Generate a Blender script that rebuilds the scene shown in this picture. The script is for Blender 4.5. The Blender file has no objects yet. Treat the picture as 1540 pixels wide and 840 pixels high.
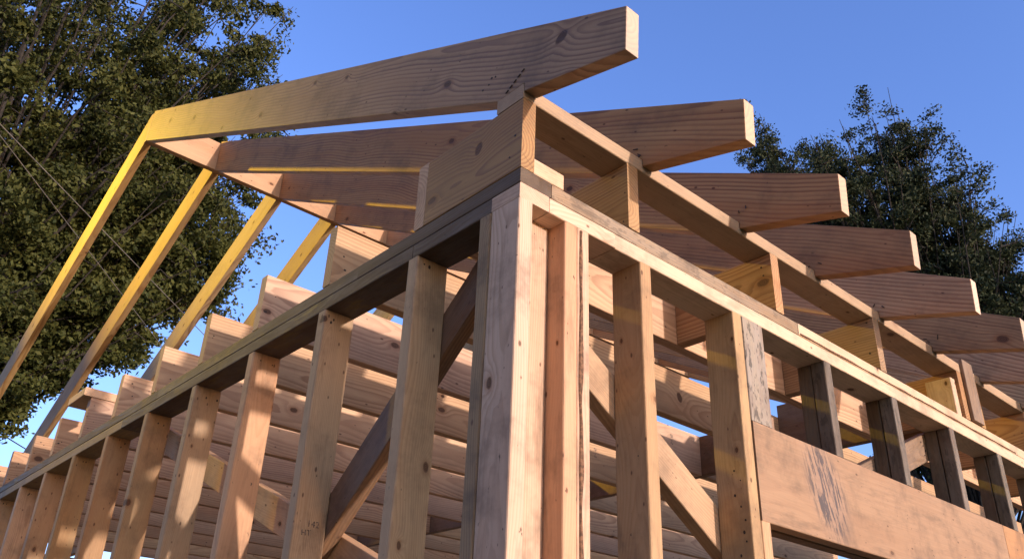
import bpy, bmesh, math, random
import numpy as np
from mathutils import Vector, Matrix, noise
random.seed(7); rng = np.random.default_rng(11)
R = math.radians
S = bpy.context.scene
COL = S.collection

# ------------------------------------------------------------------ camera
# origin: outer corner of the two stud walls, on top of the double plate.
# +X runs along the eave wall (right), +Y along the gable wall (left).
CAM = Vector((-0.9653, -1.0984, -1.0453))
cd = bpy.data.cameras.new('camera'); cam = bpy.data.objects.new('camera', cd); COL.objects.link(cam)
rx = Vector((0.74193283, -0.66950138, 0.03610516)); ry = Vector((-0.33099457, -0.31890954, 0.88810996))
rz = -Vector((0.58307656, 0.67086854, 0.45821078))
m = Matrix((rx, ry, rz)).transposed().to_4x4(); m.translation = CAM
cam.matrix_world = m
cd.sensor_fit = 'HORIZONTAL'; cd.sensor_width = 36.0
cd.lens = 1275.03 / 1540 * 36.0
cd.shift_y = (435.1 - 420.0) / 1540
cd.clip_start = 0.05; cd.clip_end = 2000
S.camera = cam

# ------------------------------------------------------------------ sky, sun, exposure
SUN_EL, SUN_AZ = R(8.8), R(170)          # clockwise from +Y
W = bpy.data.worlds.new('World'); S.world = W; W.use_nodes = True
nt = W.node_tree; bg = nt.nodes['Background']
sky = nt.nodes.new('ShaderNodeTexSky'); sky.sky_type = 'NISHITA'; sky.sun_disc = False
sky.sun_elevation = SUN_EL; sky.sun_rotation = SUN_AZ
sky.altitude = 200; sky.air_density = 1.3; sky.dust_density = 0.6; sky.ozone_density = 3.0
tint = nt.nodes.new('ShaderNodeMix'); tint.data_type = 'RGBA'; tint.blend_type = 'MULTIPLY'; tint.inputs[0].default_value = 1.0
# deep evening blue away from the sun, warm glow over the sunset side
wtc = nt.nodes.new('ShaderNodeTexCoord'); wdot = nt.nodes.new('ShaderNodeVectorMath'); wdot.operation = 'DOT_PRODUCT'
wdot.inputs[1].default_value = (math.sin(SUN_AZ), math.cos(SUN_AZ), 0)
nt.links.new(wtc.outputs['Generated'], wdot.inputs[0])
wmr = nt.nodes.new('ShaderNodeMapRange'); wmr.interpolation_type = 'SMOOTHSTEP'; wmr.inputs[1].default_value = -.05; wmr.inputs[2].default_value = .65
nt.links.new(wdot.outputs['Value'], wmr.inputs[0])
wmx = nt.nodes.new('ShaderNodeMix'); wmx.data_type = 'RGBA'; wmx.inputs[6].default_value = (1.16, 1.17, 1.83, 1); wmx.inputs[7].default_value = (2.45, 1.85, 1.82, 1)
nt.links.new(wmr.outputs[0], wmx.inputs[0]); nt.links.new(wmx.outputs[2], tint.inputs[7])
nt.links.new(sky.outputs[0], tint.inputs[6]); nt.links.new(tint.outputs[2], bg.inputs[0]); bg.inputs[1].default_value = 0.15
sl = bpy.data.lights.new('sun', 'SUN'); sl.energy = 2.75; sl.angle = R(1.3); sl.color = (1.0, 0.84, 0.75)
so = bpy.data.objects.new('sun', sl); COL.objects.link(so)
sd = Vector((math.sin(SUN_AZ) * math.cos(SUN_EL), math.cos(SUN_AZ) * math.cos(SUN_EL), math.sin(SUN_EL)))
so.rotation_euler = sd.to_track_quat('Z', 'Y').to_euler(); so.location = sd * 30
S.view_settings.view_transform = 'Standard'; S.view_settings.look = 'None'
S.view_settings.exposure = 0.86; S.view_settings.gamma = 1.0
S.view_settings.use_curve_mapping = False
S.render.engine = 'CYCLES'

# ------------------------------------------------------------------ helpers
def tag(o, label=None, cat=None, group=None, kind=None):
    if label: o['label'] = label
    if cat: o['category'] = cat
    if group: o['group'] = group
    if kind: o['kind'] = kind
    return o

def empty(name, loc, label, cat, group=None):
    o = bpy.data.objects.new(name, None); COL.objects.link(o); o.location = loc
    o.empty_display_size = 0.1
    return tag(o, label, cat, group)

def link(name, me, mats, parent=None, mw=None):
    o = bpy.data.objects.new(name, me); COL.objects.link(o)
    for mm in (mats if isinstance(mats, (list, tuple)) else [mats]): me.materials.append(mm)
    if mw is not None: o.matrix_world = mw
    if parent is not None:
        o.parent = parent
        o.matrix_parent_inverse = Matrix.Translation(-parent.location)
    return o

class NB:
    """small node-building helper"""
    def __init__(s, name):
        s.m = bpy.data.materials.new(name); s.m.use_nodes = True; s.t = s.m.node_tree
        s.p = s.t.nodes['Principled BSDF']
    def n(s, typ, **k):
        x = s.t.nodes.new('ShaderNode' + typ)
        for a, b in k.items(): setattr(x, a, b)
        return x
    def l(s, a, b): s.t.links.new(a, b)
    def math(s, op, a, b=None, c=None):
        x = s.n('Math', operation=op)
        for i, v in enumerate((a, b, c)):
            if v is None: continue
            if isinstance(v, (int, float)): x.inputs[i].default_value = v
            else: s.l(v, x.inputs[i])
        return x.outputs[0]
    def mapr(s, v, a, b, c=0., d=1., smooth=True):
        x = s.n('MapRange'); x.interpolation_type = 'SMOOTHSTEP' if smooth else 'LINEAR'
        s.l(v, x.inputs[0])
        for i, q in enumerate((a, b, c, d)): x.inputs[i + 1].default_value = q
        return x.outputs[0]
    def comb(s, x, y, z):
        q = s.n('CombineXYZ')
        for i, v in enumerate((x, y, z)):
            if isinstance(v, (int, float)): q.inputs[i].default_value = v
            else: s.l(v, q.inputs[i])
        return q.outputs[0]
    def noise(s, vec, scale, det=3., rough=.55, w=None):
        q = s.n('TexNoise', noise_dimensions='4D' if w is not None else '3D'); s.l(vec, q.inputs['Vector'])
        q.inputs['Scale'].default_value = scale; q.inputs['Detail'].default_value = det; q.inputs['Roughness'].default_value = rough
        if w is not None: s.l(w, q.inputs['W'])
        return q.outputs[0]
    def mix(s, f, a, b, mode='MIX'):
        q = s.n('Mix', data_type='RGBA', blend_type=mode)
        for i, v in ((0, f), (6, a), (7, b)):
            if isinstance(v, (int, float)): q.inputs[i].default_value = v
            elif isinstance(v, tuple): q.inputs[i].default_value = (*v, 1)
            else: s.l(v, q.inputs[i])
        return q.outputs[2]

def wood(name, early, late, freq=120., knots=.45, knotsize=.013, weather=0., dirt=.15, ringk=1., rough=.72, moss=0., scuff=None, varia=.16, tone=True, big=None, pins=.11, ends=.0):
    """sawn softwood in the board's own space: growth rings round an off-centre pith, knots, fibre, stains"""
    b = NB(name)
    tc = b.n('TexCoord').outputs['Object']; sep = b.n('SeparateXYZ'); b.l(tc, sep.inputs[0])
    X, Y, Z = sep.outputs
    rnd = b.n('ObjectInfo').outputs['Random']
    r2 = b.math('FRACT', b.math('MULTIPLY', rnd, 17.31)); r3 = b.math('FRACT', b.math('MULTIPLY', rnd, 91.7))
    r4 = b.math('FRACT', b.math('MULTIPLY', rnd, 331.3))
    W4 = b.math('MULTIPLY', rnd, 40.)
    # knots: cells in the length/width plane
    kx = b.math('ADD', b.math('MULTIPLY', X, 4.2), b.math('MULTIPLY', r2, 53.)); ky = b.math('ADD', b.math('MULTIPLY', b.math('ADD', Y, b.math('MULTIPLY', Z, .35)), 7.), b.math('MULTIPLY', r3, 31.))
    vo = b.n('TexVoronoi', voronoi_dimensions='2D', feature='F1'); b.l(b.comb(kx, ky, 0.), vo.inputs['Vector']); vo.inputs['Scale'].default_value = 1.
    vsep = b.n('SeparateColor'); b.l(vo.outputs['Color'], vsep.inputs[0])
    d = b.math('MULTIPLY', vo.outputs['Distance'], .19)
    kd = b.math('ADD', d, b.math('MULTIPLY', b.math('SUBTRACT', b.noise(tc, 60., 2., w=W4), .5), .007))
    sel = b.math('LESS_THAN', vsep.outputs[0], knots)
    ksz = b.math('ADD', .45, b.math('MULTIPLY', vsep.outputs[1], .9))
    kn = b.math('DIVIDE', kd, b.math('MULTIPLY', ksz, knotsize))
    halo = b.math('MULTIPLY', b.math('POWER', 2.718, b.math('MULTIPLY', b.math('MULTIPLY', kn, kn), -.16)), sel)
    kmask = b.math('MULTIPLY', b.mapr(kn, 1.15, .75), sel)
    if big:       # one large split knot: (x, y, radius)
        bx = b.math('SUBTRACT', X, b.math('SUBTRACT', big[0], b.math('MULTIPLY', b.math('SUBTRACT', Y, big[1]), .22))); by = b.math('MULTIPLY', b.math('SUBTRACT', Y, big[1]), .82)
        bd = b.math('ADD', b.math('SQRT', b.math('ADD', b.math('MULTIPLY', bx, bx), b.math('MULTIPLY', by, by))), b.math('MULTIPLY', b.math('SUBTRACT', b.noise(tc, 45., 3.), .5), .010))
        bn = b.math('DIVIDE', bd, big[2]); bh = b.math('POWER', 2.718, b.math('MULTIPLY', b.math('MULTIPLY', bn, bn), -.13))
        halo = b.math('ADD', halo, b.math('MULTIPLY', bh, 1.3)); kmask = b.math('MAXIMUM', kmask, b.mapr(bn, 1.1, .7))
    # rings
    wn = b.noise(b.comb(b.math('MULTIPLY', X, .75), 0., 0.), 1., 2., .6, w=W4)
    wn2 = b.noise(b.comb(b.math('MULTIPLY', X, .9), 5., 3.), 1., 2., .6, w=W4)
    yy = b.math('ADD', Y, b.math('ADD', b.math('MULTIPLY', b.math('SUBTRACT', r2, .5), .10), b.math('MULTIPLY', b.math('SUBTRACT', wn, .5), .13)))
    zz = b.math('ADD', Z, b.math('ADD', b.math('ADD', .018, b.math('MULTIPLY', r4, .05)), b.math('MULTIPLY', b.math('SUBTRACT', wn2, .5), .15)))
    rr = b.math('SQRT', b.math('ADD', b.math('MULTIPLY', yy, yy), b.math('MULTIPLY', zz, zz)))
    nz = b.noise(b.comb(b.math('MULTIPLY', X, 2.2), b.math('MULTIPLY', Y, 14.), b.math('MULTIPLY', Z, 14.)), 1., 3., .6, w=W4)
    rr = b.math('ADD', rr, b.math('ADD', b.math('MULTIPLY', nz, .016), b.math('MULTIPLY', halo, .016)))
    ph = b.math('FRACT', b.math('MULTIPLY', rr, freq))
    lw = b.math('MULTIPLY', b.mapr(ph, .25, .88), b.mapr(ph, 1., .92))
    amp = b.mapr(b.noise(b.comb(b.math('MULTIPLY', X, .8), b.math('MULTIPLY', rr, 45.), 0.), 1., 1., w=W4), .3, .7, .35, 1.)
    lw = b.math('MULTIPLY', b.math('MULTIPLY', lw, amp), ringk)
    fib = b.noise(b.comb(b.math('MULTIPLY', X, 7.), b.math('MULTIPLY', Y, 260.), b.math('MULTIPLY', Z, 260.)), 1., 3., .6, w=W4)
    early = (early[0] * .86, early[1] * .83, early[2] * .64) if tone else early; late = (late[0] * .82, late[1] * .78, late[2] * .59) if tone else late
    base = b.mix(lw, early, late)
    base = b.mix(b.mapr(fib, .35, .75, 0., .30), base, tuple(c * .62 for c in early))
    big = b.noise(b.comb(b.math('MULTIPLY', X, 1.6), b.math('MULTIPLY', Y, 9.), b.math('MULTIPLY', Z, 9.)), 1., 4., .6, w=W4)
    base = b.mix(b.mapr(big, .42, .75, 0., .40), base, (early[0] * .70, early[1] * .56, early[2] * .46))
    # warm reddish heartwood streaks on some boards
    heart = b.math('MULTIPLY', b.mapr(b.noise(b.comb(b.math('MULTIPLY', X, .5), b.math('MULTIPLY', Y, 8.), b.math('MULTIPLY', Z, 8.)), 1., 1., w=W4), .45, .6), b.mapr(r3, .4, .8, 0., .35))
    base = b.mix(heart, base, (early[0] * .82, early[1] * .64, early[2] * .55))
    kc = b.mix(b.mapr(b.math('FRACT', b.math('MULTIPLY', kn, 3.)), .2, .9), (.16, .075, .035), (.07, .032, .018))
    base = b.mix(b.math('MULTIPLY', b.mapr(kn, 2.3, .9, 0., .45), sel), base, (early[0] * .5, early[1] * .30, early[2] * .18))
    base = b.mix(kmask, base, kc)
    vp = b.n('TexVoronoi', voronoi_dimensions='2D', feature='F1'); vp.inputs['Scale'].default_value = 1.
    b.l(b.comb(b.math('ADD', b.math('MULTIPLY', X, 15.), b.math('MULTIPLY', r3, 77.)), b.math('ADD', b.math('MULTIPLY', b.math('ADD', Y, b.math('MULTIPLY', Z, .8)), 30.), b.math('MULTIPLY', r2, 13.)), 0.), vp.inputs['Vector'])
    vs_ = b.n('SeparateColor'); b.l(vp.outputs['Color'], vs_.inputs[0])
    pin = b.math('MULTIPLY', b.mapr(b.math('ADD', vp.outputs['Distance'], b.math('ADD', b.math('MULTIPLY', vs_.outputs[1], .06), b.math('MULTIPLY', b.math('SUBTRACT', fib, .5), .09))), .13, .06), b.math('LESS_THAN', vs_.outputs[0], pins))
    base = b.mix(b.math('MULTIPLY', pin, .85), base, (.10, .045, .025))
    # grey weathering, dirt specks, handling stains
    if weather > 0:
        wm = b.mapr(b.noise(b.comb(b.math('MULTIPLY', X, 3.), b.math('MULTIPLY', Y, 22.), b.math('MULTIPLY', Z, 22.)), 1., 4., .65, w=W4), .30, .62, max(0., weather - .35), min(1., weather + .15))
        base = b.mix(wm, base, (.25, .215, .185))
        sp = b.mapr(b.noise(b.comb(b.math('MULTIPLY', X, 22.), b.math('MULTIPLY', Y, 60.), b.math('MULTIPLY', Z, 60.)), 1., 3., .7, w=W4), .53, .60, 0., .95)
        base = b.mix(b.math('MULTIPLY', sp, weather), base, (.03, .027, .025))
    if moss > 0:
        mm = b.mapr(b.noise(b.comb(b.math('MULTIPLY', X, 9.), b.math('MULTIPLY', Y, 30.), b.math('MULTIPLY', Z, 30.)), 1., 4., .65, w=W4), .5, .66, 0., moss)
        base = b.mix(mm, base, (.26, .17, .035))
    dn = b.noise(tc, 5.5, 5., .68, w=W4)
    base = b.mix(b.mapr(dn, .46, .74, 0., min(.8, dirt * 2.1)), base, (.085, .055, .04))
    gr = b.noise(b.comb(b.math('MULTIPLY', X, 5.), b.math('MULTIPLY', Y, 26.), b.math('MULTIPLY', Z, 26.)), 1., 5., .72, w=W4)
    base = b.mix(b.mapr(gr, .50, .70, 0., min(.75, .12 + dirt)), base, (.13, .08, .05))
    sp2 = b.mapr(b.noise(b.comb(b.math('MULTIPLY', X, 45.), b.math('MULTIPLY', Y, 110.), b.math('MULTIPLY', Z, 110.)), 1., 2., .6, w=W4), .70, .75, 0., min(1., dirt * 3.))
    base = b.mix(sp2, base, (.07, .045, .03))
    if scuff:      # mould smear of its own shape: (x, y, half length, half width)
        sx, sy, hx, hy = scuff
        ex = b.math('DIVIDE', b.math('SUBTRACT', X, b.math('SUBTRACT', sx, b.math('MULTIPLY', Y, .25))), hx); ey = b.math('DIVIDE', b.math('SUBTRACT', Y, sy), hy)
        rad = b.math('SQRT', b.math('ADD', b.math('MULTIPLY', ex, ex), b.math('MULTIPLY', ey, ey)))
        sn = b.noise(b.comb(b.math('ADD', b.math('MULTIPLY', X, 75.), b.math('MULTIPLY', Y, 18.)), b.math('MULTIPLY', Y, 13.), 0.), 1., 4., .68)
        sm = b.math('MULTIPLY', b.mapr(sn, .47, .55), b.mapr(rad, 1.15, .55))
        base = b.mix(sm, base, (.035, .032, .036))
        base = b.mix(b.math('MULTIPLY', b.mapr(rad, 1.3, .3), .30), base, (.24, .17, .16))
    # freshly sawn ends are paler
    ns = b.n('SeparateXYZ'); b.l(b.n('TexCoord').outputs['Normal'], ns.inputs[0])
    base = b.mix(b.math('MULTIPLY', b.mapr(b.math('ABSOLUTE', ns.outputs[0]), .75, .85, 0., 1.), ends), base, (.74, .60, .47))
    # board to board variation
    val = b.math('ADD', 1. - varia, b.math('MULTIPLY', r4, 2 * varia)); hs = b.n('HueSaturation')
    b.l(val, hs.inputs['Value']); b.l(b.math('ADD', .493, b.math('MULTIPLY', r2, .012)), hs.inputs['Hue']); b.l(b.math('ADD', .86, b.math('MULTIPLY', r3, .24)), hs.inputs['Saturation'])
    b.l(base, hs.inputs['Color']); b.l(hs.outputs[0], b.p.inputs['Base Color'])
    b.l(b.mapr(lw, 0., 1., rough, rough - .14), b.p.inputs['Roughness'])
    b.p.inputs['Specular IOR Level'].default_value = .32
    hgt = b.math('ADD', b.math('MULTIPLY', lw, .5), b.math('ADD', b.math('MULTIPLY', fib, .8), b.math('MULTIPLY', kmask, -.9)))
    saw = b.noise(b.comb(b.math('MULTIPLY', X, 140.), b.math('MULTIPLY', Y, 6.), b.math('MULTIPLY', Z, 6.)), 1., 2.)
    hgt = b.math('ADD', hgt, b.math('MULTIPLY', saw, .35))
    bp = b.n('Bump'); bp.inputs['Strength'].default_value = .35; bp.inputs['Distance'].default_value = .0012 if not weather else .002
    b.l(hgt, bp.inputs['Height']); b.l(bp.outputs[0], b.p.inputs['Normal'])
    return b.m

def plain(name, col, rough=.6, metal=0., var=.2, scale=8.):
    b = NB(name); tc = b.n('TexCoord').outputs['Object']
    n = b.noise(tc, scale, 4.)
    b.l(b.mix(b.mapr(n, .35, .7), tuple(c * (1 - var) for c in col), tuple(min(1, c * (1 + var)) for c in col)), b.p.inputs['Base Color'])
    b.p.inputs['Roughness'].default_value = rough; b.p.inputs['Metallic'].default_value = metal
    return b.m

PINE   = wood('pine_joist_wood', (.64, .42, .315), (.41, .23, .16), freq=105, knots=.10, knotsize=.013, dirt=.10)
RAFTK  = wood('knotty_rafter_wood', (.54, .335, .22), (.26, .125, .07), freq=80, ends=.5, knots=.38, knotsize=.014, dirt=.22, big=(-.154, -.044, .016))
PINEK  = wood('knotty_pine_joist_wood', (.64, .42, .315), (.41, .23, .16), freq=105, knots=.06, knotsize=.013, dirt=.10, big=(1.518, -.004, .017))
RAFT   = wood('pine_rafter_wood', (.54, .34, .225), (.26, .13, .075), ends=.5, freq=80, knots=.16, knotsize=.014, dirt=.22)
SPRUCE = wood('spruce_stud_wood', (.56, .385, .28), (.42, .26, .175), freq=210, knots=.50, knotsize=.0085, dirt=.26, ringk=.7, tone=True, pins=.17, varia=.2)
PINK   = wood('reddish_fir_wood', (.62, .43, .36), (.47, .29, .22), freq=200, knots=.45, knotsize=.007, dirt=.30, ringk=.6)
CORNER = wood('pale_corner_stud_wood', (.58, .43, .33), (.42, .28, .195), freq=170, knots=.55, knotsize=.009, dirt=.30, ringk=.9, tone=False, varia=.03, pins=.20)
PLATE  = wood('pale_plate_wood', (.62, .44, .30), (.46, .29, .18), freq=170, knots=.50, knotsize=.009, dirt=.22, ringk=.6, tone=False)
GREY   = wood('grey_weathered_wood', (.34, .29, .255), (.24, .19, .16), freq=150, knots=.4, knotsize=.009, dirt=.35, weather=.75)
GREYL  = wood('lightly_weathered_wood', (.38, .27, .215), (.26, .17, .13), freq=150, knots=.4, knotsize=.009, dirt=.3, weather=.40)
DARK   = wood('dark_weathered_wood', (.125, .08, .055), (.075, .046, .031), freq=150, knots=.4, knotsize=.009, dirt=.5, weather=.20)
MOSSY  = wood('dark_plate_wood_with_lichen', (.155, .10, .068), (.09, .056, .037), freq=150, knots=.4, knotsize=.009, dirt=.4, weather=.20, moss=.55)
HEADER = wood('header_plank_wood', (.40, .235, .165), (.32, .165, .11), freq=60, knots=.25, knotsize=.012, dirt=.40, ringk=.32, scuff=(.32, .01, .10, .135))
DARKG  = wood('grey_black_stud_wood', (.12, .092, .072), (.08, .058, .045), freq=150, knots=.4, knotsize=.009, dirt=.45, weather=.45)
DARK2  = wood('tarred_dark_wood', (.105, .062, .04), (.06, .036, .024), freq=150, knots=.3, knotsize=.009, dirt=.6, weather=.1)
TANW   = wood('weathered_tan_wood', (.42, .29, .195), (.28, .175, .11), freq=150, knots=.4, knotsize=.009, dirt=.35)
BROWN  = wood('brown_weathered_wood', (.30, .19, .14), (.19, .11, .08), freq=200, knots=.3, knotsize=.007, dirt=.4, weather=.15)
BARK   = plain('wane_bark', (.15, .075, .04), .9, 0, .5, 120)
NAIL   = plain('dark_nail_hole', (.035, .022, .018), .7)
STEEL  = plain('bright_nail_head', (.55, .52, .48), .35, .9)
INK    = plain('grade_stamp_ink', (.17, .125, .105), .85, 0, .6, 220)
STUDMATS = [SPRUCE, SPRUCE, SPRUCE, PINK]

def frame(p0, xdir, ydir):
    x = Vector(xdir).normalized(); z = x.cross(Vector(ydir)).normalized(); y = z.cross(x)
    mm = Matrix((x, y, z)).transposed().to_4x4(); mm.translation = Vector(p0); return mm

def add_nails(bm, spots, midx=1, r=.0028):
    """spots: (x, y, z-sign half thickness) discs on the +-z faces, or ('y', x, z, y) on edge faces"""
    for s in spots:
        rr = r * random.uniform(.5, 1.25)
        if s[0] == 'y':
            c = Vector((s[1], s[3], s[2])); M = Matrix.Translation(c) @ Matrix.Rotation(R(90), 4, 'X')
        elif s[0] == 'x':
            c = Vector((s[1], s[2], s[3])); M = Matrix.Translation(c) @ Matrix.Rotation(R(90), 4, 'Y')
        else:
            c = Vector(s); M = Matrix.Translation(c)
        g = bmesh.ops.create_cone(bm, cap_ends=True, segments=8, radius1=rr, radius2=rr, depth=.0016, matrix=M @ Matrix.Scale(random.uniform(1, 1.6), 4, (1, 0, 0)))
        for v in g['verts']:
            for f in v.link_faces: f.material_index = midx

def board_mesh(name, L, w, t, bev=.0028, nails=(), seed=0, wane=None, holes=True):
    """box 0..L x -w/2..w/2 x -t/2..t/2 with eased, slightly uneven arrises"""
    bm = bmesh.new()
    n = max(1, int(L / .12))
    rs = random.Random(seed)
    vs = []
    b = bev
    prof = [(-w/2 + b, -t/2), (w/2 - b, -t/2), (w/2 - .3*b, -t/2 + .3*b), (w/2, -t/2 + b), (w/2, t/2 - b), (w/2 - .3*b, t/2 - .3*b), (w/2 - b, t/2), (-w/2 + b, t/2), (-w/2 + .3*b, t/2 - .3*b), (-w/2, t/2 - b), (-w/2, -t/2 + b), (-w/2 + .3*b, -t/2 + .3*b)]
    ph = rs.uniform(0, 99)
    for i in range(n + 1):
        x = L * i / n
        if i == 0: x = 0
        row = []
        for j, (y, z) in enumerate(prof):
            q = noise.noise(Vector((x * 3.1 + ph, y * 9, z * 9))) * .0009
            row.append(bm.verts.new((x, y + (q if y > 0 else -q) * 1.0, z + q * .6)))
        vs.append(row)
    k = len(prof)
    for i in range(n):
        for j in range(k):
            f = bm.faces.new((vs[i][j], vs[i][(j + 1) % k], vs[i + 1][(j + 1) % k], vs[i + 1][j])); f.material_index = 0
    bm.faces.new(list(reversed(vs[0]))); bm.faces.new(vs[-1])
    bmesh.ops.recalc_face_normals(bm, faces=bm.faces)
    add_nails(bm, nails)
    me = bpy.data.meshes.new(name); bm.to_mesh(me); bm.free()
    return me

SEED = [0]
def board(name, p0, p1, wdir, w, t, mat, parent=None, nails=(), **k):
    """p0,p1: centre line ends; w along wdir; t across"""
    SEED[0] += 1
    p0 = Vector(p0); p1 = Vector(p1); L = (p1 - p0).length
    me = board_mesh(name, L, w, t, nails=nails, seed=SEED[0], **k)
    return link(name, me, [mat, NAIL], parent, frame(p0, p1 - p0, wdir))

def box(name, x, y, z, mat, parent=None, axis=None, **k):
    """axis aligned board from ranges; grain along the longest side"""
    d = [x[1] - x[0], y[1] - y[0], z[1] - z[0]]
    c = [(x[0] + x[1]) / 2, (y[0] + y[1]) / 2, (z[0] + z[1]) / 2]
    a = d.index(max(d)) if axis is None else axis
    others = sorted([i for i in range(3) if i != a], key=lambda i: -d[i])
    p0 = c[:]; p1 = c[:]; p0[a] -= d[a] / 2; p1[a] += d[a] / 2
    wd = [0, 0, 0]; wd[others[0]] = 1
    return board(name, p0, p1, wd, d[others[0]], d[others[1]], mat, parent, **k)

def prism_board(name, poly, t, mw, mat, parent=None, bev=.0028, nails=()):
    """polygon (x,y) in board space extruded to thickness t about z=0, arrises eased"""
    bm = bmesh.new()
    a = [bm.verts.new((x, y, -t/2)) for x, y in poly]; c = [bm.verts.new((x, y, t/2)) for x, y in poly]
    n = len(poly)
    bm.faces.new(a); bm.faces.new(list(reversed(c)))
    for i in range(n): bm.faces.new((a[i], c[i], c[(i + 1) % n], a[(i + 1) % n]))
    bmesh.ops.recalc_face_normals(bm, faces=bm.faces)
    bmesh.ops.bevel(bm, geom=list(bm.edges), offset=bev, segments=2, profile=.6, affect='EDGES')
    add_nails(bm, nails)
    me = bpy.data.meshes.new(name); bm.to_mesh(me); bm.free()
    return link(name, me, [mat, NAIL], parent, mw)

T = .038; PZ = -2 * T            # plate thickness, underside of the double plate
FLOOR = -2.47; GROUND = -2.66
LEN = 4.88; DEP = 6.34           # building length along X, depth along Y
ALL = []

# ------------------------------------------------------------------ ground
def ground():
    bm = bmesh.new()
    def disc(r0, r1, n, rings):
        pass
    N = 60; ext = 600.
    co = [math.copysign(abs(i / N) ** 3 * ext, i) for i in range(-N, N + 1)]
    grid = [[bm.verts.new((x, y, GROUND + (noise.noise(Vector((x * .25, y * .25, 0))) * .05 if max(abs(x), abs(y)) > 7 or True else 0) * (1 if min(abs(x), abs(y)) > 0 else 1))) for x in co] for y in co]
    for j in range(2 * N):
        for i in range(2 * N): bm.faces.new((grid[j][i], grid[j][i + 1], grid[j + 1][i + 1], grid[j + 1][i]))
    me = bpy.data.meshes.new('ground'); bm.to_mesh(me); bm.free()
    b = NB('grass_and_dirt'); tc = b.n('TexCoord').outputs['Object']
    n1 = b.noise(tc, .35, 5.); n2 = b.noise(tc, 25., 5., .7)
    g = b.mix(b.mapr(n2, .3, .7), (.035, .05, .018), (.075, .085, .03)); dct = b.mix(b.mapr(n2, .3, .7), (.06, .044, .03), (.11, .08, .056))
    b.l(b.mix(b.mapr(n1, .45, .6), g, dct), b.p.inputs['Base Color']); b.p.inputs['Roughness'].default_value = .95
    bp = b.n('Bump'); bp.inputs['Strength'].default_value = .6; bp.inputs['Distance'].default_value = .03; b.l(n2, bp.inputs['Height']); b.l(bp.outputs[0], b.p.inputs['Normal'])
    tag(link('ground', me, b.m), kind='structure')
ground()
PLY = wood('floor_plywood', (.26, .18, .125), (.20, .13, .085), freq=40, knots=.3, knotsize=.01, dirt=.5, ringk=.4)
fp = empty('floor_platform', (0, 0, GROUND), 'plywood floor deck with rim boards under the whole timber frame', 'floor')
box('deck', (-.0, LEN), (0, DEP), (FLOOR - .02, FLOOR), PLY, fp, axis=0)
for nm, xx, yy in (('rim_board', (0, LEN), (0, T)), ('rim_board', (0, LEN), (DEP - T, DEP)), ('rim_board', (0, T), (T, DEP - T)), ('rim_board', (LEN - T, LEN), (T, DEP - T))):
    box(nm, xx, yy, (GROUND - .05, FLOOR - .022), GREYL, fp)

# ------------------------------------------------------------------ eave wall (right)
ew = empty('stud_wall', (0, 0, FLOOR), 'right hand stud wall lit by the low sun, with a pink header plank over its window opening', 'stud wall')
def stud(parent, x, y, z0, z1, mat, name='stud', **k):
    jx, jy_ = random.uniform(-.0012, .0012), random.uniform(-.0012, .0012)
    k.setdefault('bev', .0038)
    o = box(name, (x[0] + jx, x[1] + jx), (y[0] + jy_, y[1] + jy_), (z0, z1 - .0004), mat, parent, axis=2, **k)
    return o
SB = FLOOR + T
def rnails(L, n, w, t, seed=None):
    out = []
    for i in range(n):
        out.append((random.uniform(.02, L), random.uniform(-w * .4, w * .4), random.choice((-1, 1)) * t / 2))
    return out
box('bottom_plate', (0, LEN), (0, .089), (FLOOR, SB), SPRUCE, ew)
o = stud(ew, (0, T), (0, .089), SB, PZ, CORNER); o['label'] = 'pale corner stud with its narrow edge in full sun'
o = stud(ew, (T + .001, .1315), (.051, .0885), SB, PZ, CORNER, name='filler_stud')
o = stud(ew, (.133, .170), (0, .089), SB, PZ, PINK); o['label'] = 'reddish stud in the corner pack'
# stud with bark wane along its sunlit edge
o = stud(ew, (.1715, .208), (.0, .089), SB, PZ, PINK)
o['label'] = 'corner pack stud with a strip of bark along its edge'
def wane_strip(parent, p0, p1, wd, w, nrm):
    p0 = Vector(p0); p1 = Vector(p1); L = (p1 - p0).length; n = int(L / .012); bm = bmesh.new()
    d = (p1 - p0) / n; wd = Vector(wd); nrm = Vector(nrm); prev = None
    for i in range(n + 1):
        a = .5 + .5 * noise.noise(Vector((i * .11, 3.3, 0))); e = .5 + .5 * noise.noise(Vector((i * .19, 9.3, 0)))
        a = a * .35; e = 1 - e * .5
        base = p0 + d * i
        row = [base + wd * (w * a) + nrm * .0003, base + wd * (w * (a + .12)) + nrm * (.0022 + .001 * e), base + wd * (w * (e - .12)) + nrm * .0026, base + wd * (w * e) + nrm * .0003]
        row = [bm.verts.new(q) for q in row]
        if prev:
            for j in range(3): bm.faces.new((prev[j], prev[j + 1], row[j + 1], row[j]))
        prev = row
    bmesh.ops.recalc_face_normals(bm, faces=bm.faces)
    me = bpy.data.meshes.new('bark_strip'); bm.to_mesh(me); bm.free()
    o = link('bark_strip', me, BARK, parent); return o
wane_strip(ew, (.1715, 0, -1.6), (.1715, 0, PZ - .005), (1, 0, 0), .020, (0, -1, 0))
stud(ew, (.380, .418), (0, .089), SB, PZ, SPRUCE, nails=[(1.9, -.02, .019)])
stud(ew, (.740, .778), (0, .089), SB, PZ, SPRUCE, nails=[(2.35 - .40 - .028 * i - random.uniform(0, .01), random.uniform(-.03, -.005), s * .019) for i in range(9) for s in (1,)], bev=.003)
HB, HT = -.600, -.357
stud(ew, (.7795, .8165), (0, .089), SB, HB, PINK, name='jack_stud')
o = stud(ew, (.784, .876), (0, T), HT, PZ, GREY, name='cripple_stud'); o['label'] = 'flat grey weathered cripple board with its wide face out'
stud(ew, (.870, .962), (T + .008, .082), HT, HT + .06, BROWN, name='spacer_block')
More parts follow.
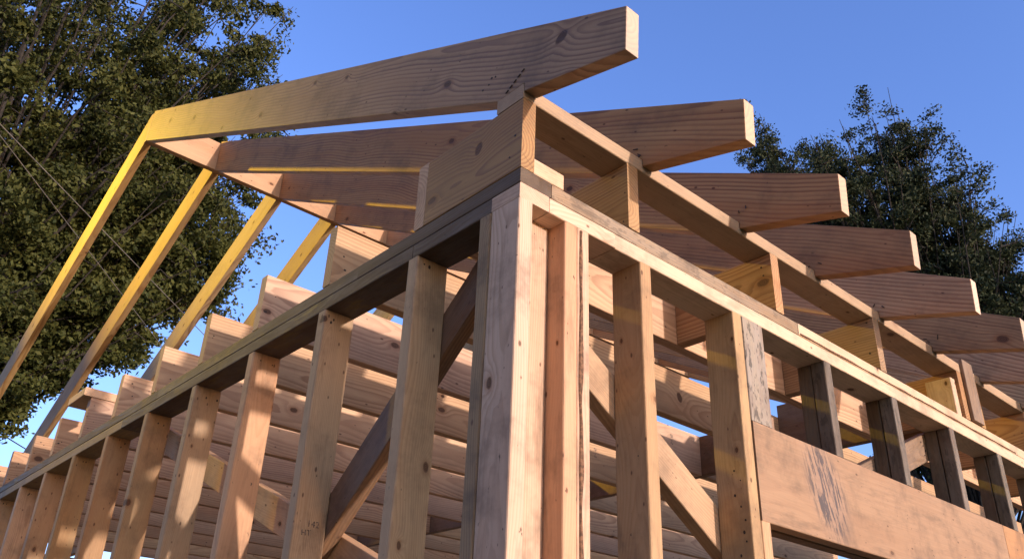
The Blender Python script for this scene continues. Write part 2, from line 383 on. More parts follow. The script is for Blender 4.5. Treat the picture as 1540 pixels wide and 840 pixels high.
for i, x in enumerate((1.187, 1.588, 2.000, 2.406, 2.812, 3.2)):
    o = stud(ew, (x, x + T), (0, .044), HT, PZ, DARKG, name='cripple_stud')
    o = stud(ew, (x + .0015, x + T - .0015), (.0455, .089), HT, PZ, DARK, name='cripple_stud')
hd = empty  # (header plies are parts of the wall)
o = box('header', (.786, 2.292), (0, T), (HB, HT), HEADER, ew, nails=[(.03, .085, -.019), (.035, .03, -.019), (.045, -.02, -.019), (.06, -.06, -.019), (.45, .09, -.019), (.455, .075, -.019), (1.25, .09, -.019), (1.26, .08, -.019), (.85, -.02, -.019), (.70, .02, -.019), (.92, .05, -.019)])
o['label'] = 'wide pinkish header plank with a black mould smear'
HEADER2 = wood('header_plank_wood_plain', (.43, .26, .175), (.35, .19, .12), freq=60, knots=.25, knotsize=.012, dirt=.30, ringk=.32)
box('header', (2.295, 3.24), (0, T), (HB, HT), HEADER2, ew)
box('header', (.818, 3.24), (.0512, .089), (HB + .002, HT - .002), BROWN, ew)
for x in (3.242, 3.65, 4.05, 4.45, LEN - T): stud(ew, (x, x + T), (0, .089), SB, PZ, SPRUCE)
stud(ew, (3.2, 3.24), (0, .089), SB, HB, SPRUCE, name='jack_stud')
# double top plate
o = box('top_plate', (0, .0845), (0, .0885), (PZ, -T - .0006), PLATE, ew)
o = box('top_plate', (.0858, .293), (0, .0885), (PZ, -T - .0006), PLATE, ew)
o = box('top_plate', (.294, LEN), (.0006, .089), (PZ - .0015, -T - .0006), PLATE, ew)
o['label'] = 'pale knotty lower top plate in full sun'
o = box('top_plate', (.092, 1.062), (0.001, .089), (-T, -.0008), GREYL, ew); o['label'] = 'grey weathered length of upper top plate'
box('top_plate', (1.0635, LEN), (0, .089), (-T, -.0008), PLATE, ew)
ws = wane_strip(ew, (1.07, 0, -T), (2.6, 0, -T), (0, 0, 1), .010, (0, -1, 0))
# braces of the eave wall
def yz(x, y, z): return (x, y, z)
board('diagonal_brace', (.14, .109, -.235), (1.9, .109, -.235 - 1.76 * .63), (.63, 0, 1), .089, T, SPRUCE, ew)
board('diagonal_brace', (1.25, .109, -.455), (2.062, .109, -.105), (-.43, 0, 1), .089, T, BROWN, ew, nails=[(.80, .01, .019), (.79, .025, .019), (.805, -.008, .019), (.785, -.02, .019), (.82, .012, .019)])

# ------------------------------------------------------------------ gable wall (left)
gw = empty('stud_wall', (0, .089, FLOOR), 'left hand stud wall in shade, with dark top plates and a row of close studs', 'stud wall')
box('bottom_plate', (0, .089), (.0895, DEP - .09), (FLOOR, SB), SPRUCE, gw)
stud(gw, (0, .089), (.0898, .127), SB, PZ, TANW)
k = 0
while .387 + .4119 * k < DEP - .15:
    y = .387 + .4119 * k
    stud(gw, (0, .089), (y - T, y), SB, PZ, SPRUCE if k not in (2,) else PINK, nails=[(2.35 - random.uniform(.01, .03), random.uniform(-.035, .035), s * T / 2) for s in (1, -1) for _ in range(2)])
    k += 1
stud(gw, (0, .089), (DEP - .089 - T, DEP - .09), SB, PZ, SPRUCE)
o = box('top_plate', (0, .089), (.0895, .373), (PZ, -T - .0006), DARK, gw)
o = box('top_plate', (0, .089), (.375, 2.28), (PZ, -T - .0006), MOSSY, gw)
YEL = wood('aged_plate_wood', (.36, .25, .13), (.24, .15, .075), freq=150, knots=.4, knotsize=.009, dirt=.35, weather=.12, moss=.4)
box('top_plate', (0.0006, .089), (2.282, DEP - .09), (PZ, -T - .0006), YEL, gw)
o = box('top_plate', (0, .0895), (0, .62), (-T, -.0008), DARK2, gw); o['label'] = 'blackened end of the upper top plate at the corner'
o = box('top_plate', (0, .0895), (.621, 1.95), (-T, -.0008), MOSSY, gw); o['label'] = 'dark stained upper top plate with yellow lichen'
box('top_plate', (0, .0895), (1.952, DEP), (-T, -.0008), MOSSY, gw)
def line_yz(x, ya, za, yb, zb, mat, w=.089, nails=(), parent=gw):
    dy, dz = yb - ya, zb - za
    return board('diagonal_brace', (x, ya, za), (x, yb, zb), (0, -dz, dy), w, T, mat, parent, nails=nails)
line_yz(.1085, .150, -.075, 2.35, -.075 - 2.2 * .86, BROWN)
line_yz(.148, 2.30, -.055, .20, -.055 - 2.1 * .415, PINK)

# ------------------------------------------------------------------ the two far walls (below the picture's edge)
rw = empty('stud_wall', (0, DEP - .089, FLOOR), 'back stud wall under the far rafters, on the opposite side from the sunlit one', 'stud wall')
box('bottom_plate', (0, LEN), (DEP - .089, DEP), (FLOOR, SB), SPRUCE, rw)
box('top_plate', (.0, LEN), (DEP - .089, DEP), (PZ, -T - .0006), SPRUCE, rw)
box('top_plate', (.092, LEN), (DEP - .089, DEP), (-T, -.0008), SPRUCE, rw)
for i in range(13):
    x = min(i * .4064, LEN - T); stud(rw, (x, x + T), (DEP - .089, DEP), SB, PZ, SPRUCE)
ow = empty('stud_wall', (LEN, .089, FLOOR), 'end stud wall at the far gable, farthest from the corner post', 'stud wall')
box('bottom_plate', (LEN - .089, LEN), (.0895, DEP - .0895), (FLOOR, SB), SPRUCE, ow)
box('top_plate', (LEN - .089, LEN), (.0895, DEP - .0895), (PZ, -T - .0006), SPRUCE, ow)
for i in range(15):
    y = .35 + .4064 * i
    stud(ow, (LEN - .089, LEN), (y, y + T), SB, PZ, SPRUCE)

# ------------------------------------------------------------------ ceiling joists (along X, on the gable wall)
JH = .184
ordn = ['first', 'second', 'third', 'fourth', 'fifth', 'sixth', 'seventh', 'eighth', 'ninth', 'tenth', 'eleventh', 'twelfth', 'thirteenth', 'fourteenth', 'fifteenth']
jy = [.343, .765, 1.178, 1.577, 1.990, 2.405, 2.815, 3.228, 3.640, 4.052, 4.464, 4.876, 5.288, 5.700]
XO = 2.20
note = {0: 'behind the short corner blocks', 1: 'with a big split knot', 2: 'cut short at a dark header board', 3: 'between the two cut joists', 4: 'its end on a header board', 6: 'with a flat scrap lying across its end'}
def stamp(parent, mw, strokes, s=1.):
    """worn, illegible grade stamp: short ink strokes"""
    bm = bmesh.new(); rs = random.Random(5)
    for (x0, y0, x1, y1) in strokes:
        a = Vector((x0, y0, 0)); c = Vector((x1, y1, 0)); d = (c - a); L = d.length; d.normalize(); n = Vector((-d.y, d.x, 0)) * .0011
        vs = [a - n, c - n, c + n, a + n]
        lo = [bm.verts.new((v.x * s, v.y * s, 0)) for v in vs]; hi = [bm.verts.new((v.x * s, v.y * s, .0004)) for v in vs]
        bm.faces.new(lo); bm.faces.new(hi)
        for i in range(4): bm.faces.new((lo[i], lo[(i + 1) % 4], hi[(i + 1) % 4], hi[i]))
    bmesh.ops.recalc_face_normals(bm, faces=bm.faces)
    me = bpy.data.meshes.new('grade_stamp'); bm.to_mesh(me); bm.free()
    o = link('grade_stamp', me, INK); o.parent = parent; o.matrix_world = mw
    return o
def digits(txt, h=.014, w=.008, gap=.004):
    seg = {'1': [(1, 0, 1, 2)], '2': [(0, 2, 1, 2), (1, 2, 1, 1), (1, 1, 0, 1), (0, 1, 0, 0), (0, 0, 1, 0)], '4': [(0, 2, 0, 1), (0, 1, 1, 1), (1, 2, 1, 0)],
           'H': [(0, 0, 0, 2), (1, 0, 1, 2), (0, 1, 1, 1)], 'T': [(0, 2, 1, 2), (.5, 2, .5, 0)], '-': [(0, 1, 1, 1)], 'K': [(0, 0, 0, 2), (0, 1, 1, 2), (0, 1, 1, 0)], 'D': [(0, 0, 0, 2), (0, 2, 1, 1.4), (1, 1.4, 1, .6), (1, .6, 0, 0)], 'S': [(0, 0, 1, 0), (1, 0, 1, 1), (1, 1, 0, 1), (0, 1, 0, 2), (0, 2, 1, 2)], ' ': []}
    out = []; x = 0
    for c in txt:
        for a in seg[c]: out.append((x + a[0] * w, a[1] * h / 2, x + a[2] * w, a[3] * h / 2))
        x += w + gap
    return out
joists = []
for i, y in enumerate(jy):
    x1 = XO if i in (2, 4, 7, 9) else LEN - .001
    nl = [(random.uniform(.012, .05), random.uniform(-.07, .07), s * T / 2) for s in (1, -1) for _ in range(3)]
    me = board_mesh('ceiling_joist', x1, JH, T, nails=nl, seed=200 + i)
    o = link('ceiling_joist', me, [PINEK if i == 1 else PINE, NAIL], None, frame((0, y + T / 2, JH / 2 + .001), (1, 0, 0), (0, 0, 1)))
    tag(o, f'{ordn[i]} ceiling joist back from the corner post, {note.get(i, "bare pine on edge above the left wall")}', 'ceiling joist', 'pine ceiling joists on edge')
    joists.append(o)
for i, xx, zz in ((2, 2.00, .10), (3, 1.93, .10)):
    mw = Matrix.Translation((xx, jy[i] - .0006, zz)) @ Matrix.Rotation(R(90), 4, 'X') @ Matrix.Rotation(R(90), 4, 'Z')
    stamp(joists[i], mw, digits('2-12', .014, .008))
for i in (2, 3, 4, 7, 9):
    if i == 3: continue
    me = board_mesh('ceiling_joist', LEN - XO - T - .002, JH, T, seed=300 + i)
    o = link('ceiling_joist', me, [PINE, NAIL], None, frame((XO + T + .001, jy[i] + T / 2, JH / 2 + .001), (1, 0, 0), (0, 0, 1)))
    tag(o, f'farther length of the {ordn[i]} ceiling joist, beyond its header board', 'ceiling joist', 'pine ceiling joists on edge')
# headers of the cut joists
tag(box('opening_header', (XO + .001, XO + T), (jy[0] + T + .001, jy[1] - .001), (0.002, JH + .052), BROWN), 'brown header board between the first two ceiling joists, seen over the header plank', 'header board')
tag(box('opening_header', (XO + .001, XO + T), (jy[1] + T + .001, jy[3] - .001), (0.002, JH), BROWN), 'dark reddish header board at the cut end of the third ceiling joist', 'header board')
tag(box('opening_header', (XO + .001, XO + T), (jy[3] + T + .001, jy[5] - .001), (0.002, JH), BROWN), 'dark header board at the cut end of the fifth ceiling joist', 'header board')
tag(box('opening_header', (XO + .001, XO + T), (jy[6] + T + .001, jy[8] - .001), (0.002, JH), BROWN), 'short header board joining the seventh and ninth ceiling joists', 'header board')
tag(box('opening_header', (XO + .001, XO + T), (jy[8] + T + .001, jy[10] - .001), (0.002, JH), BROWN), 'short header board joining the ninth and eleventh ceiling joists', 'header board')
# flat scrap across the seventh joist
tag(box('wood_scrap', (-.035, .109), (2.811, 3.04), (JH + .002, JH + T + .001), PLATE), 'short flat offcut lying on a joist end above the left wall', 'wood scrap')

# ------------------------------------------------------------------ outrigger blocks, corner block, raised plate
RBK = wood('knotty_block_wood', (.45, .28, .175), (.27, .14, .08), freq=110, knots=.04, knotsize=.017, dirt=.12, big=(.148, .030, .014))
bl = ['sloping-topped block at the corner, its face on the shaded left side', 'second outrigger block, just right of the corner with rising grain', 'third outrigger block along the sunlit wall', 'fourth outrigger block along the sunlit wall, greyish end',
      'outrigger block left of the brown upright scrap', 'outrigger block right of the brown upright scrap', 'outrigger block nearest the right edge of the picture', 'outrigger block past the last cripple stud', 'outrigger block near the far gable', 'outrigger block at the far gable end']
xs = [0, .343, .958, 1.549, 2.177, 2.312, 2.806, 3.4, 4.0, LEN - T]
RB = wood('block_wood', (.50, .31, .19), (.29, .15, .085), freq=110, knots=.12, knotsize=.017, dirt=.12)
for i, x in enumerate(xs):
    ny = .3415
    nl = [(random.uniform(.008, .04), random.uniform(-.08, .08), s * T / 2) for s in (1, -1) for _ in range(2)]
    mt = RB if i not in (3,) else GREYL
    o = box('outrigger_block', (x, x + T), (.0, ny), (.0008, JH), RBK if i == 0 else RB, nails=nl, axis=1)
    tag(o, bl[i], 'block', 'short blocks between the plate and the first joist')
tag(box('spacer_block', (T + .001, .128), (.001, .07), (.001, .041), PLATE), 'small splintered scrap lying flat beside the corner block', 'wood scrap')
tag(box('upright_scrap', (2.217, 2.304), (-.014, -.001), (.001, .238), BROWN), 'brown weathered upright scrap nailed over the raised plate', 'wood scrap')
tag(box('nailing_block', (2.138, 2.1755), (.012, .105), (.001, .150), PLATE, axis=2), 'pale short block with nails beside an outrigger block', 'block')
tp = board_mesh('raised_plate', LEN, .089, T, seed=77, nails=[])
o = link('raised_plate', tp, [wood('raised_plate_wood', (.50, .335, .235), (.37, .225, .14), freq=170, knots=.5, knotsize=.010, dirt=.2, ringk=.6), NAIL], None, frame((0, .0445, JH + T / 2 + .001), (1, 0, 0), (0, 1, 0)))
tag(o, 'long flat plate on the outrigger blocks, carrying the near rafters', 'wall plate')
RP = JH + T + .001        # top of the raised plate
o = box('raised_plate', (0, LEN), (DEP - .089, DEP), (JH + .002, RP), SPRUCE); tag(o, 'flat plate carrying the far rafters on the back wall', 'wall plate')
for i in range(6):
    x = i * (LEN - T) / 5
    tag(box('outrigger_block', (x, x + T), (jy[-1] + T + .001, DEP), (.0008, JH), RB, axis=1), f'{ordn[i]} outrigger block over the back wall', 'block', 'short blocks over the back wall')

# ------------------------------------------------------------------ ridge and rafters
RX = [.0, .400, .812, 1.202, 1.602, 1.990, 2.395, 2.80, 3.20, 3.61, 4.02, 4.43, LEN - T]
YR = 3.152; RT = .038
zt = lambda y: .388 + .5045 * y                # top edge of the near rafters
PL = .208                                      # plumb depth
ang = math.atan(.5045); ca, sa = math.cos(ang), math.sin(ang)
rg = board_mesh('ridge_board', LEN + .0, .188, RT, seed=91)
tag(link('ridge_board', rg, [wood('ridge_wood', (.62, .44, .34), (.48, .31, .22), freq=200, knots=.3, knotsize=.008, dirt=.08, ringk=.5), NAIL], None, frame((0, YR + RT / 2 + .0005, zt(YR) - .108), (1, 0, 0), (0, 0, 1))),
    'long ridge board at the roof peak, between near and far rafters', 'ridge board')
def rafter_poly():
    pts = []
    y0 = -.30
    zb = lambda y: zt(y) - PL
    pts = [(y0, zt(y0)), (YR, zt(YR)), (YR, zb(YR)), (.0905, zb(.0905)), (.0905, RP), (-.001, RP), (-.001, RP - .022), (y0 + .006, .126)]
    # the birdsmouth leaves the seat on the plate; the tail is ripped narrower
    return pts
def rafter_local(pts, flip=False):
    out = []
    for y, z in pts:
        yy = y if not flip else y
        u = y * ca + (z - .388) * sa; v = -y * sa + (z - .388) * ca
        out.append((u, v))
    return out
poly = rafter_local(rafter_poly())
# local x = up-slope in the YZ plane, local y = perpendicular (up), local z = x cross y = -(X)?  (frame() works it out)
DEPC = YR + RT + .001 + YR - 0   # mirrored position of y=0 for the far side
near_lab = ['front rafter above the corner, yellow lit at its peak end', 'second near-slope rafter, its tail against blue sky', 'third near-slope rafter, tail in front of the right tree top', 'fourth near-slope rafter, tail just below the third one',
            'fifth near-slope rafter, tail over the lower right of the tree', 'sixth near-slope rafter, tail at the right edge of the photo', 'seventh near-slope rafter back from the corner', 'eighth near-slope rafter back from the corner', 'ninth near-slope rafter back from the corner', 'tenth near-slope rafter back from the corner', 'eleventh near-slope rafter back from the corner', 'twelfth near-slope rafter back from the corner', 'last rafter, at the far gable end']
for i, x in enumerate(RX):
    nl = []
    for s in (1, -1):
        for _ in range(4): nl.append((random.uniform(.02, .10) + .0, random.uniform(-.16, -.09), s * T / 2))
        for _ in range(3): nl.append((3.62 - random.uniform(.02, .05), random.uniform(-.15, -.03), s * T / 2))
    mw = frame((x + T / 2, 0, .388), (0, ca, sa), (0, -sa, ca))
    o = prism_board('rafter', poly, T, mw, RAFTK if i == 0 else RAFT, nails=nl)
    tag(o, near_lab[i] + '', 'rafter', 'rafters of the near roof slope')
# far rafters: mirror image in the plane of the ridge
mid = YR + RT / 2 + .0005
fpoly = [(2 * mid - y, z) for y, z in rafter_poly()]
def far_local(pts):
    out = []
    for y, z in pts:
        dy = y - 2 * mid
        out.append((-dy * ca + (z - .388) * sa, dy * sa + (z - .388) * ca))
    return out
fp2 = far_local(fpoly)
FARW = wood('far_rafter_wood', (.56, .41, .26), (.34, .21, .12), freq=150, knots=.4, knotsize=.010, dirt=.15)
for i, x in enumerate(RX):
    mw = frame((x + T / 2, 2 * mid, .388), (0, -ca, sa), (0, sa, ca))
    o = prism_board('rafter', fp2, T, mw, FARW)
    lab = ['leftmost far-slope rafter, running down off the left edge', 'second far-slope rafter, yellow lit, ending behind the joist ends', 'third far-slope rafter, yellow lit against the left tree', 'fourth far-slope rafter, short yellow length against blue sky'][i] if i < 4 else f'{ordn[i]} far-slope rafter from the gable, mostly hidden by joists'
    tag(o, lab, 'rafter', 'rafters of the far roof slope')
# bent nails poking out beside each birdsmouth
rafs = [q for q in COL.objects if q.name.startswith('rafter')]
for i, x in enumerate(RX[:7]):
    for k in range(5 if i == 0 else 3):
        y = random.uniform(-.03, .04); z = RP + random.uniform(.01, .04)
        d = Vector((-.35, random.uniform(-1, 1), random.uniform(-1, 1))).normalized() * random.uniform(.008, .018)
        if i == 0: y = .0 + k * .013; z = RP + .012 + .0075 * (4 - k); d = Vector((-.1, .30, -.30)).normalized() * .010
        a = Vector((x - .0004, y, z)); q = d.to_track_quat('Z', 'Y').to_matrix().to_4x4(); q.translation = a + d / 2
        bm = bmesh.new(); bmesh.ops.create_cone(bm, cap_ends=True, segments=6, radius1=.0017, radius2=.0014, depth=d.length, matrix=q)
        me = bpy.data.meshes.new('toe_nail'); bm.to_mesh(me); bm.free()
        o = link('toe_nail', me, NAIL); o.parent = rafs[i]; o.matrix_parent_inverse = rafs[i].matrix_world.inverted()

# grade stamps
st = [q for q in gw.children if q.name.startswith('stud')][2]
def ink_text(txt, size, mw, parent):
    cu = bpy.data.curves.new('grade_stamp', 'FONT'); cu.body = txt; cu.size = size; cu.extrude = .0002; cu.space_character = 1.1
    t = bpy.data.objects.new('tmp', cu); COL.objects.link(t); dg = bpy.context.evaluated_depsgraph_get()
    me = bpy.data.meshes.new_from_object(t.evaluated_get(dg)); bpy.data.objects.remove(t); me.materials.clear()
    o = link('grade_stamp', me, INK); o.parent = parent; o.matrix_parent_inverse = Matrix.Identity(4); o.matrix_basis = parent.matrix_world.inverted() @ mw
    return o
bpy.context.view_layer.update()
mw = Matrix.Translation((.020, .7604, -.640)) @ Matrix.Rotation(R(90), 4, 'X')
ink_text('142', .021, mw @ Matrix.Translation((.014, .002, 0)), st)
ink_text('HT', .019, mw @ Matrix.Translation((.002, -.020, 0)) @ Matrix.Rotation(R(4), 4, 'Z'), st)

# ------------------------------------------------------------------ trees
def leafmat(name, a, c):
    b = NB(name); geo = b.n('NewGeometry').outputs['Random Per Island']
    tc = b.n('TexCoord').outputs['Object']
    col = b.mix(geo, a, c); col = b.mix(b.mapr(b.noise(tc, 1.1, 2.), .4, .65, 0., .5), col, tuple(q * 1.25 for q in c))
    b.l(col, b.p.inputs['Base Color']); b.p.inputs['Roughness'].default_value = .65
    b.p.inputs['Specular IOR Level'].default_value = .18
    tr = b.n('BsdfTranslucent'); b.l(col, tr.inputs['Color'])
    ms = b.n('MixShader'); ms.inputs[0].default_value = .22
    out = b.t.nodes['Material Output']; b.l(b.p.outputs[0], ms.inputs[1]); b.l(tr.outputs[0], ms.inputs[2]); b.l(ms.outputs[0], out.inputs[0])
    return b.m
BARKT = plain('tree_bark', (.022, .017, .013), .9, 0, .4, 14)

def tube_arrays(paths, sides):
    V = []; F = []; off = 0
    for pts, rad in paths:
        pts = np.asarray(pts); n = len(pts)
        for i in range(n):
            a = pts[min(i + 1, n - 1)] - pts[max(i - 1, 0)]; a = a / (np.linalg.norm(a) + 1e-9)
            u = np.cross(a, [0.31, 0.17, 0.93]); u /= np.linalg.norm(u) + 1e-9; v = np.cross(a, u)
            for s in range(sides):
                t = 2 * math.pi * s / sides; V.append(pts[i] + rad[i] * (math.cos(t) * u + math.sin(t) * v))
            if i:
                for s in range(sides):
                    F.append((off + (i-1)*sides + s, off + (i-1)*sides + (s+1) % sides, off + i*sides + (s+1) % sides, off + i*sides + s))
        off += n * sides
    return V, F

def quads_mesh(name, verts, nq):
    me = bpy.data.meshes.new(name)
    me.vertices.add(nq * 4); me.vertices.foreach_set('co', verts.astype(np.float32).ravel())
    me.loops.add(nq * 4); me.loops.foreach_set('vertex_index', np.arange(nq * 4, dtype=np.int32))
    me.polygons.add(nq); me.polygons.foreach_set('loop_start', np.arange(0, nq * 4, 4, dtype=np.int32))
    me.polygons.foreach_set('loop_total', np.full(nq, 4, dtype=np.int32))
    me.update(); me.validate(); return me

def tree(name, base, lobes, label, limbs, subs, leaves, puff, leaf, lm, trunk_r, fork):
    """lobes: (centre, radius xyz) of the crown; limbs reach into them, sub-branches and leaf puffs hang on each limb"""
    base = np.array(base, float); rg_ = np.random.default_rng(sum(map(ord, label)))
    root = empty(name, tuple(base), label, 'tree')
    fork = np.array(fork, float)
    trunk = [base + (fork - base) * t + np.array([math.sin(t * 5) * .12, math.cos(t * 4) * .1 - .1, 0]) for t in np.linspace(0, 1, 9)]
    paths = [(trunk, [trunk_r * (1.35 if i == 0 else 1 - .5 * i / 8) for i in range(9)])]
    vol = np.array([np.prod(l[1]) ** .42 for l in lobes]); vol = vol / vol.sum()
    centres = []; small = []
    for k in range(limbs):
        li = rg_.choice(len(lobes), p=vol); c, r = np.array(lobes[li][0]), np.array(lobes[li][1])
        d = rg_.normal(size=3); d /= np.linalg.norm(d)
        tip = c + d * r * (rg_.uniform(.25, 1.0) ** .55)
        s = trunk[rg_.integers(5, 9)]
        midp = s + (tip - s) * .5 + np.array([0, 0, -.10 * np.linalg.norm(tip - s)]) * rg_.uniform(-.2, 1) + rg_.normal(size=3) * .25
        ts = np.linspace(0, 1, 9)
        pts = [(1-t)**2 * s + 2*t*(1-t)*midp + t*t*tip + rg_.normal(size=3) * .05 * math.sin(math.pi * t) for t in ts]
        L = np.linalg.norm(tip - s)
        paths.append((pts, [.006 * (L ** .8) * (1 - t) ** .9 + .005 for t in ts]))
        for q in range(subs):
            t = rg_.uniform(.22, 1.) ** .8; i0 = min(7, int(t * 8)); p = np.array(pts[i0]) + (np.array(pts[i0 + 1]) - np.array(pts[i0])) * (t * 8 - i0)
            dd = rg_.normal(size=3); dd /= np.linalg.norm(dd); dd[2] = dd[2] * .7 + .12
            e = p + dd * rg_.uniform(.3, 1.15) * puff * 2.2
            mp = (p + e) / 2 + rg_.normal(size=3) * .07
            paths.append(([p, mp, e], [.014, .010, .004]))
            centres.append((e, p))
    V, F = tube_arrays(paths, 6)
    me = bpy.data.meshes.new('branches'); me.from_pydata([tuple(v) for v in V], [], F); me.update()
    o = link('trunk', me, BARKT, root)
    E_ = np.array([c[0] for c in centres]); P_ = np.array([c[1] for c in centres]); n = len(E_)
    per = rg_.integers(int(leaves * .45), int(leaves * 1.55), n); idx = np.repeat(np.arange(n), per); N = len(idx)
    tt = rg_.beta(2.6, 1.0, N)[:, None]
    g = rg_.normal(size=(N, 3)); g /= np.linalg.norm(g, axis=1)[:, None]
    g *= (rg_.uniform(0, 1, N) ** .6)[:, None] * puff * (.45 + .75 * rg_.uniform(0, 1, n)[idx])[:, None] * np.array([1, 1, .75])
    C = P_[idx] + (E_[idx] - P_[idx]) * tt + g
    a = rg_.normal(size=(N, 3)); a[:, 2] -= .25; a /= np.linalg.norm(a, axis=1)[:, None]
    nn = rg_.normal(size=(N, 3)); nn[:, 2] += .9; b_ = np.cross(a, nn); b_ /= np.linalg.norm(b_, axis=1)[:, None]
    Ls = leaf * rg_.uniform(.6, 1.35, N)[:, None]; Wd = Ls * .27
    verts = np.stack([C - a * Ls * .5, C - a * Ls * .02 + b_ * Wd, C + a * Ls * .5, C - a * Ls * .02 - b_ * Wd], axis=1)
    o = link('crown', quads_mesh('crown', verts.reshape(-1, 3), N), lm, root)
    print(name, 'leaves', N)
    return root

def polar(az, el, dist):           # az from +Y towards +X, el, horizontal distance from the camera
    return (CAM.x + dist * math.sin(R(az)), CAM.y + dist * math.cos(R(az)), CAM.z + dist * math.tan(R(el)))
LM1 = leafmat('oak_leaf_green', (.024, .033, .009), (.078, .084, .022))
LM2 = leafmat('dark_oak_leaf', (.018, .027, .013), (.052, .064, .030))
lob1 = [(polar(4, 36, 15), (4.9, 4.3, 3.6)), (polar(18.5, 39, 15.5), (1.2, 1.5, 2.2)), (polar(17.5, 27, 15), (1.9, 1.7, 1.2)), (polar(17, 34, 15), (1.8, 1.6, 1.6)), (polar(9, 26, 14.5), (3.3, 3.0, 2.0)), (polar(18.5, 26.5, 15), (1.1, 1.3, 1.0)), (polar(14, 40, 15), (1.6, 1.8, 2.4)), (polar(-6, 28, 15), (3.5, 3, 2.6)), (polar(5, 19, 14), (1.5, 1.5, .8)), (polar(2, 46, 16), (4.4, 4.2, 3.0)), (polar(17, 32, 15.2), (1.2, 1.3, 1.3)), (polar(16.5, 42, 15), (1.3, 1.5, 2.0)), (polar(18.6, 29.5, 15), (1.15, 1.2, 1.1)), (polar(15, 23.5, 14.6), (1.6, 1.6, .9)), (polar(19.5, 25.2, 15), (.85, .9, .6)), (polar(17.5, 36, 15), (1.2, 1.3, 1.3)), (polar(10, 20.5, 14.5), (1.8, 1.6, .7))]
b1 = polar(4, 0, 15.5)
tree('oak_tree', (b1[0], b1[1], GROUND - .1), lob1, 'huge leafy oak filling the upper left behind the rafters', 300, 9, 165, .34, .092, LM1, .36, (b1[0] + .2, b1[1], 4.6))
lob2 = [(polar(59.6, 34.6, 17), (.8, .8, .55)), (polar(60.2, 36.6, 17), (.35, .35, .65)), (polar(63.4, 34.8, 17), (.55, .6, .85)), (polar(65.3, 35.0, 17), (.55, .6, .75)), (polar(69.7, 36.0, 17), (.6, .6, 1.0)),
        (polar(66, 32.5, 17.2), (2.3, 2.2, 1.4)), (polar(70.4, 33.0, 17), (.8, .9, .9)), (polar(72.4, 30.6, 17), (.65, .7, .7)), (polar(76.0, 28.4, 17), (.55, .6, .5)), (polar(70, 29.5, 17), (2.4, 2.2, 1.5)),
        (polar(74.5, 26.2, 17), (1.3, 1.2, .9)), (polar(78, 24.5, 17), (1.8, 1.8, 1.0)), (polar(72, 24.5, 17.5), (2.8, 2.4, 1.6)), (polar(62, 32, 17), (1.6, 1.5, .9))]
b2 = polar(70, 0, 17.4)
tree('oak_tree', (b2[0], b2[1], GROUND - .1), lob2, 'smaller dark tree behind the rafter tails at right', 300, 9, 150, .27, .072, LM2, .20, (b2[0], b2[1], 3.6))

# ------------------------------------------------------------------ flood lamp pole and service wires, left of the picture
def back(px, py, dist):
    v = rx * ((px - 770) / 1275.03) - ry * ((py - 435.1) / 1275.03) - rz
    return CAM + v * dist
def cyl_between(name, a, c, r, mat, parent=None, sag=0., n=16, sides=8):
    a = np.array(a); c = np.array(c)
    pts = [a + (c - a) * t + np.array([0, 0, -sag * 4 * t * (1 - t)]) for t in np.linspace(0, 1, n)]
    V, F = tube_arrays([(pts, [r] * n)], sides); me = bpy.data.meshes.new(name); me.from_pydata([tuple(v) for v in V], [], F); me.update()
    return link(name, me, mat, parent)
WIRE = plain('wire_sheath', (.15, .13, .10), .6); POLE = plain('pole_timber', (.14, .10, .07), .9, 0, .3, 6)
LP = Vector((-2.3, 6.4, 3.3))
pole = empty('lamp_pole', (LP.x - .35, LP.y + .2, GROUND), 'wooden pole carrying a yellow flood lamp, left of the frame', 'lamp pole')
cyl_between('pole', (LP.x - .35, LP.y + .2, GROUND - .1), (LP.x - .35, LP.y + .2, LP.z + 1.6), .09, POLE, pole, sides=16)
cyl_between('bracket', (LP.x - .35, LP.y + .2, LP.z + .1), (LP.x - .06, LP.y + .03, LP.z + .05), .018, NAIL, pole)
aim = Vector((.0, 3.75, 1.62)); dirv = (aim - LP).normalized()
bm = bmesh.new(); q = dirv.to_track_quat('-Z', 'Y').to_matrix().to_4x4(); q.translation = LP - dirv * .06
bmesh.ops.create_cone(bm, cap_ends=False, segments=24, radius1=.11, radius2=.05, depth=.12, matrix=q)
me = bpy.data.meshes.new('lamp_shade'); bm.to_mesh(me); bm.free(); link('lamp_shade', me, plain('lamp_metal', (.2, .2, .2), .4, .7), pole)
spot = bpy.data.lights.new('yellow_flood', 'SPOT'); spot.energy = 1000; spot.color = (1., .66, .015); spot.spot_size = R(42); spot.spot_blend = 1.0; spot.shadow_soft_size = .05
spo = bpy.data.objects.new('yellow_flood', spot); COL.objects.link(spo); spo.parent = pole; spo.location = (LP - Vector(pole.location)); spo.rotation_euler = dirv.to_track_quat('-Z', 'Y').to_euler()
bmq = bmesh.new(); bmesh.ops.create_uvsphere(bmq, u_segments=12, v_segments=8, radius=.035, matrix=Matrix.Translation(LP - dirv * .09))
me = bpy.data.meshes.new('bulb'); bmq.to_mesh(me); bmq.free()
bb = NB('lit_bulb'); bb.p.inputs['Emission Color'].default_value = (1, .62, .1, 1); bb.p.inputs['Emission Strength'].default_value = 12; link('bulb', me, bb.m, pole)

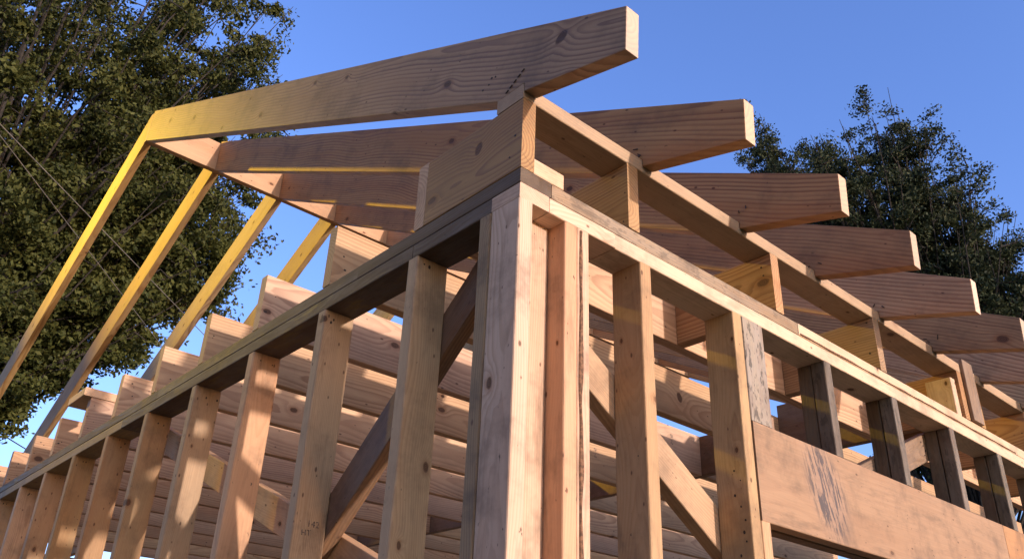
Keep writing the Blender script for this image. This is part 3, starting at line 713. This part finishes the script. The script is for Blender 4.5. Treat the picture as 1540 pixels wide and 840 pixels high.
wa0, wa1 = back(0, 187, 8.2), back(200, 393, 11.0)
d = wa1 - wa0; tag(cyl_between('service_wire', wa0 - d * .35, wa0 + d * 2.2, .0065, WIRE), 'upper of two pale wires crossing in front of the left tree', 'wire', 'overhead wires')
wb0, wb1 = back(20, 230, 8.5), back(187, 447, 11.2)
d = wb1 - wb0; tag(cyl_between('service_wire', wb0 - d * .45, wb0 + d * 1.8, .005, WIRE), 'lower of two pale wires crossing in front of the left tree', 'wire', 'overhead wires')
wc0, wc1 = back(0, 651, 18), back(41, 676, 19)
d = wc1 - wc0; tag(cyl_between('service_wire', wc0 - d * 5, wc0 + d * 9, .013, NAIL), 'dark wire against the sky at the lower left edge', 'wire', 'overhead wires')

# ------------------------------------------------------------------ added brick house, out of view: blocks blue sky, bounces warm light
def brick():
    b = NB('red_brown_brick'); tc = b.n('TexCoord').outputs['Object']; sp = b.n('SeparateXYZ'); b.l(tc, sp.inputs[0])
    t = b.n('TexBrick'); b.l(b.comb(b.math('ADD', sp.outputs[1], sp.outputs[0]), sp.outputs[2], 0.), t.inputs['Vector'])
    t.inputs['Color1'].default_value = (.40, .20, .12, 1); t.inputs['Color2'].default_value = (.32, .15, .09, 1); t.inputs['Mortar'].default_value = (.30, .27, .23, 1)
    t.inputs['Scale'].default_value = 1; t.inputs['Brick Width'].default_value = .21; t.inputs['Row Height'].default_value = .075; t.inputs['Mortar Size'].default_value = .008
    b.l(t.outputs[0], b.p.inputs['Base Color']); b.p.inputs['Roughness'].default_value = .9; return b.m
nh = empty('added_blocker_house', (-11, 1, GROUND), 'added brick house out of view left of the timber frame, blocking sky and bouncing warm light', 'house')
def slab(name, x, y, z, mat, parent):
    bm = bmesh.new(); bmesh.ops.create_cube(bm, size=1)
    for v in bm.verts: v.co = Vector(((x[0] + x[1]) / 2 + v.co.x * (x[1] - x[0]), (y[0] + y[1]) / 2 + v.co.y * (y[1] - y[0]), (z[0] + z[1]) / 2 + v.co.z * (z[1] - z[0])))
    me = bpy.data.meshes.new(name); bm.to_mesh(me); bm.free(); return link(name, me, mat, parent)
slab('wall', (-15, -7.5), (-7, 5), (GROUND - .1, GROUND + 5.6), brick(), nh)  # added mass shades the left-facing timber; its red-brown colour warms the bounce
bm = bmesh.new(); zr = GROUND + 5.6
P = [bm.verts.new(v) for v in ((-15.4, -7.4, zr), (-7.1, -7.4, zr), (-11.25, -7.4, zr + 3), (-15.4, 5.4, zr), (-7.1, 5.4, zr), (-11.25, 5.4, zr + 3))]
for f in ((0, 1, 2), (3, 5, 4), (0, 3, 4, 1), (1, 4, 5, 2), (0, 2, 5, 3)): bm.faces.new([P[i] for i in f])
me = bpy.data.meshes.new('roof'); bm.to_mesh(me); bm.free(); link('roof', me, plain('roof_shingle', (.06, .05, .045), .9, 0, .3, 20), nh)
GL = plain('dark_window_glass', (.02, .025, .03), .08, 0, .1)
for y in (-5.2, -2.2, 1.2, 3.4):
    for z in (GROUND + .9, GROUND + 3.5):
        w_ = slab('window', (-7.52, -7.46), (y - .55, y + .55), (z, z + 1.4), plain('window_frame_paint', (.7, .68, .62), .5), nh)
        g_ = slab('pane', (-7.47, -7.45), (y - .48, y + .48), (z + .07, z + 1.33), GL, None); g_.parent = w_
        g_.matrix_world = Matrix.Identity(4)
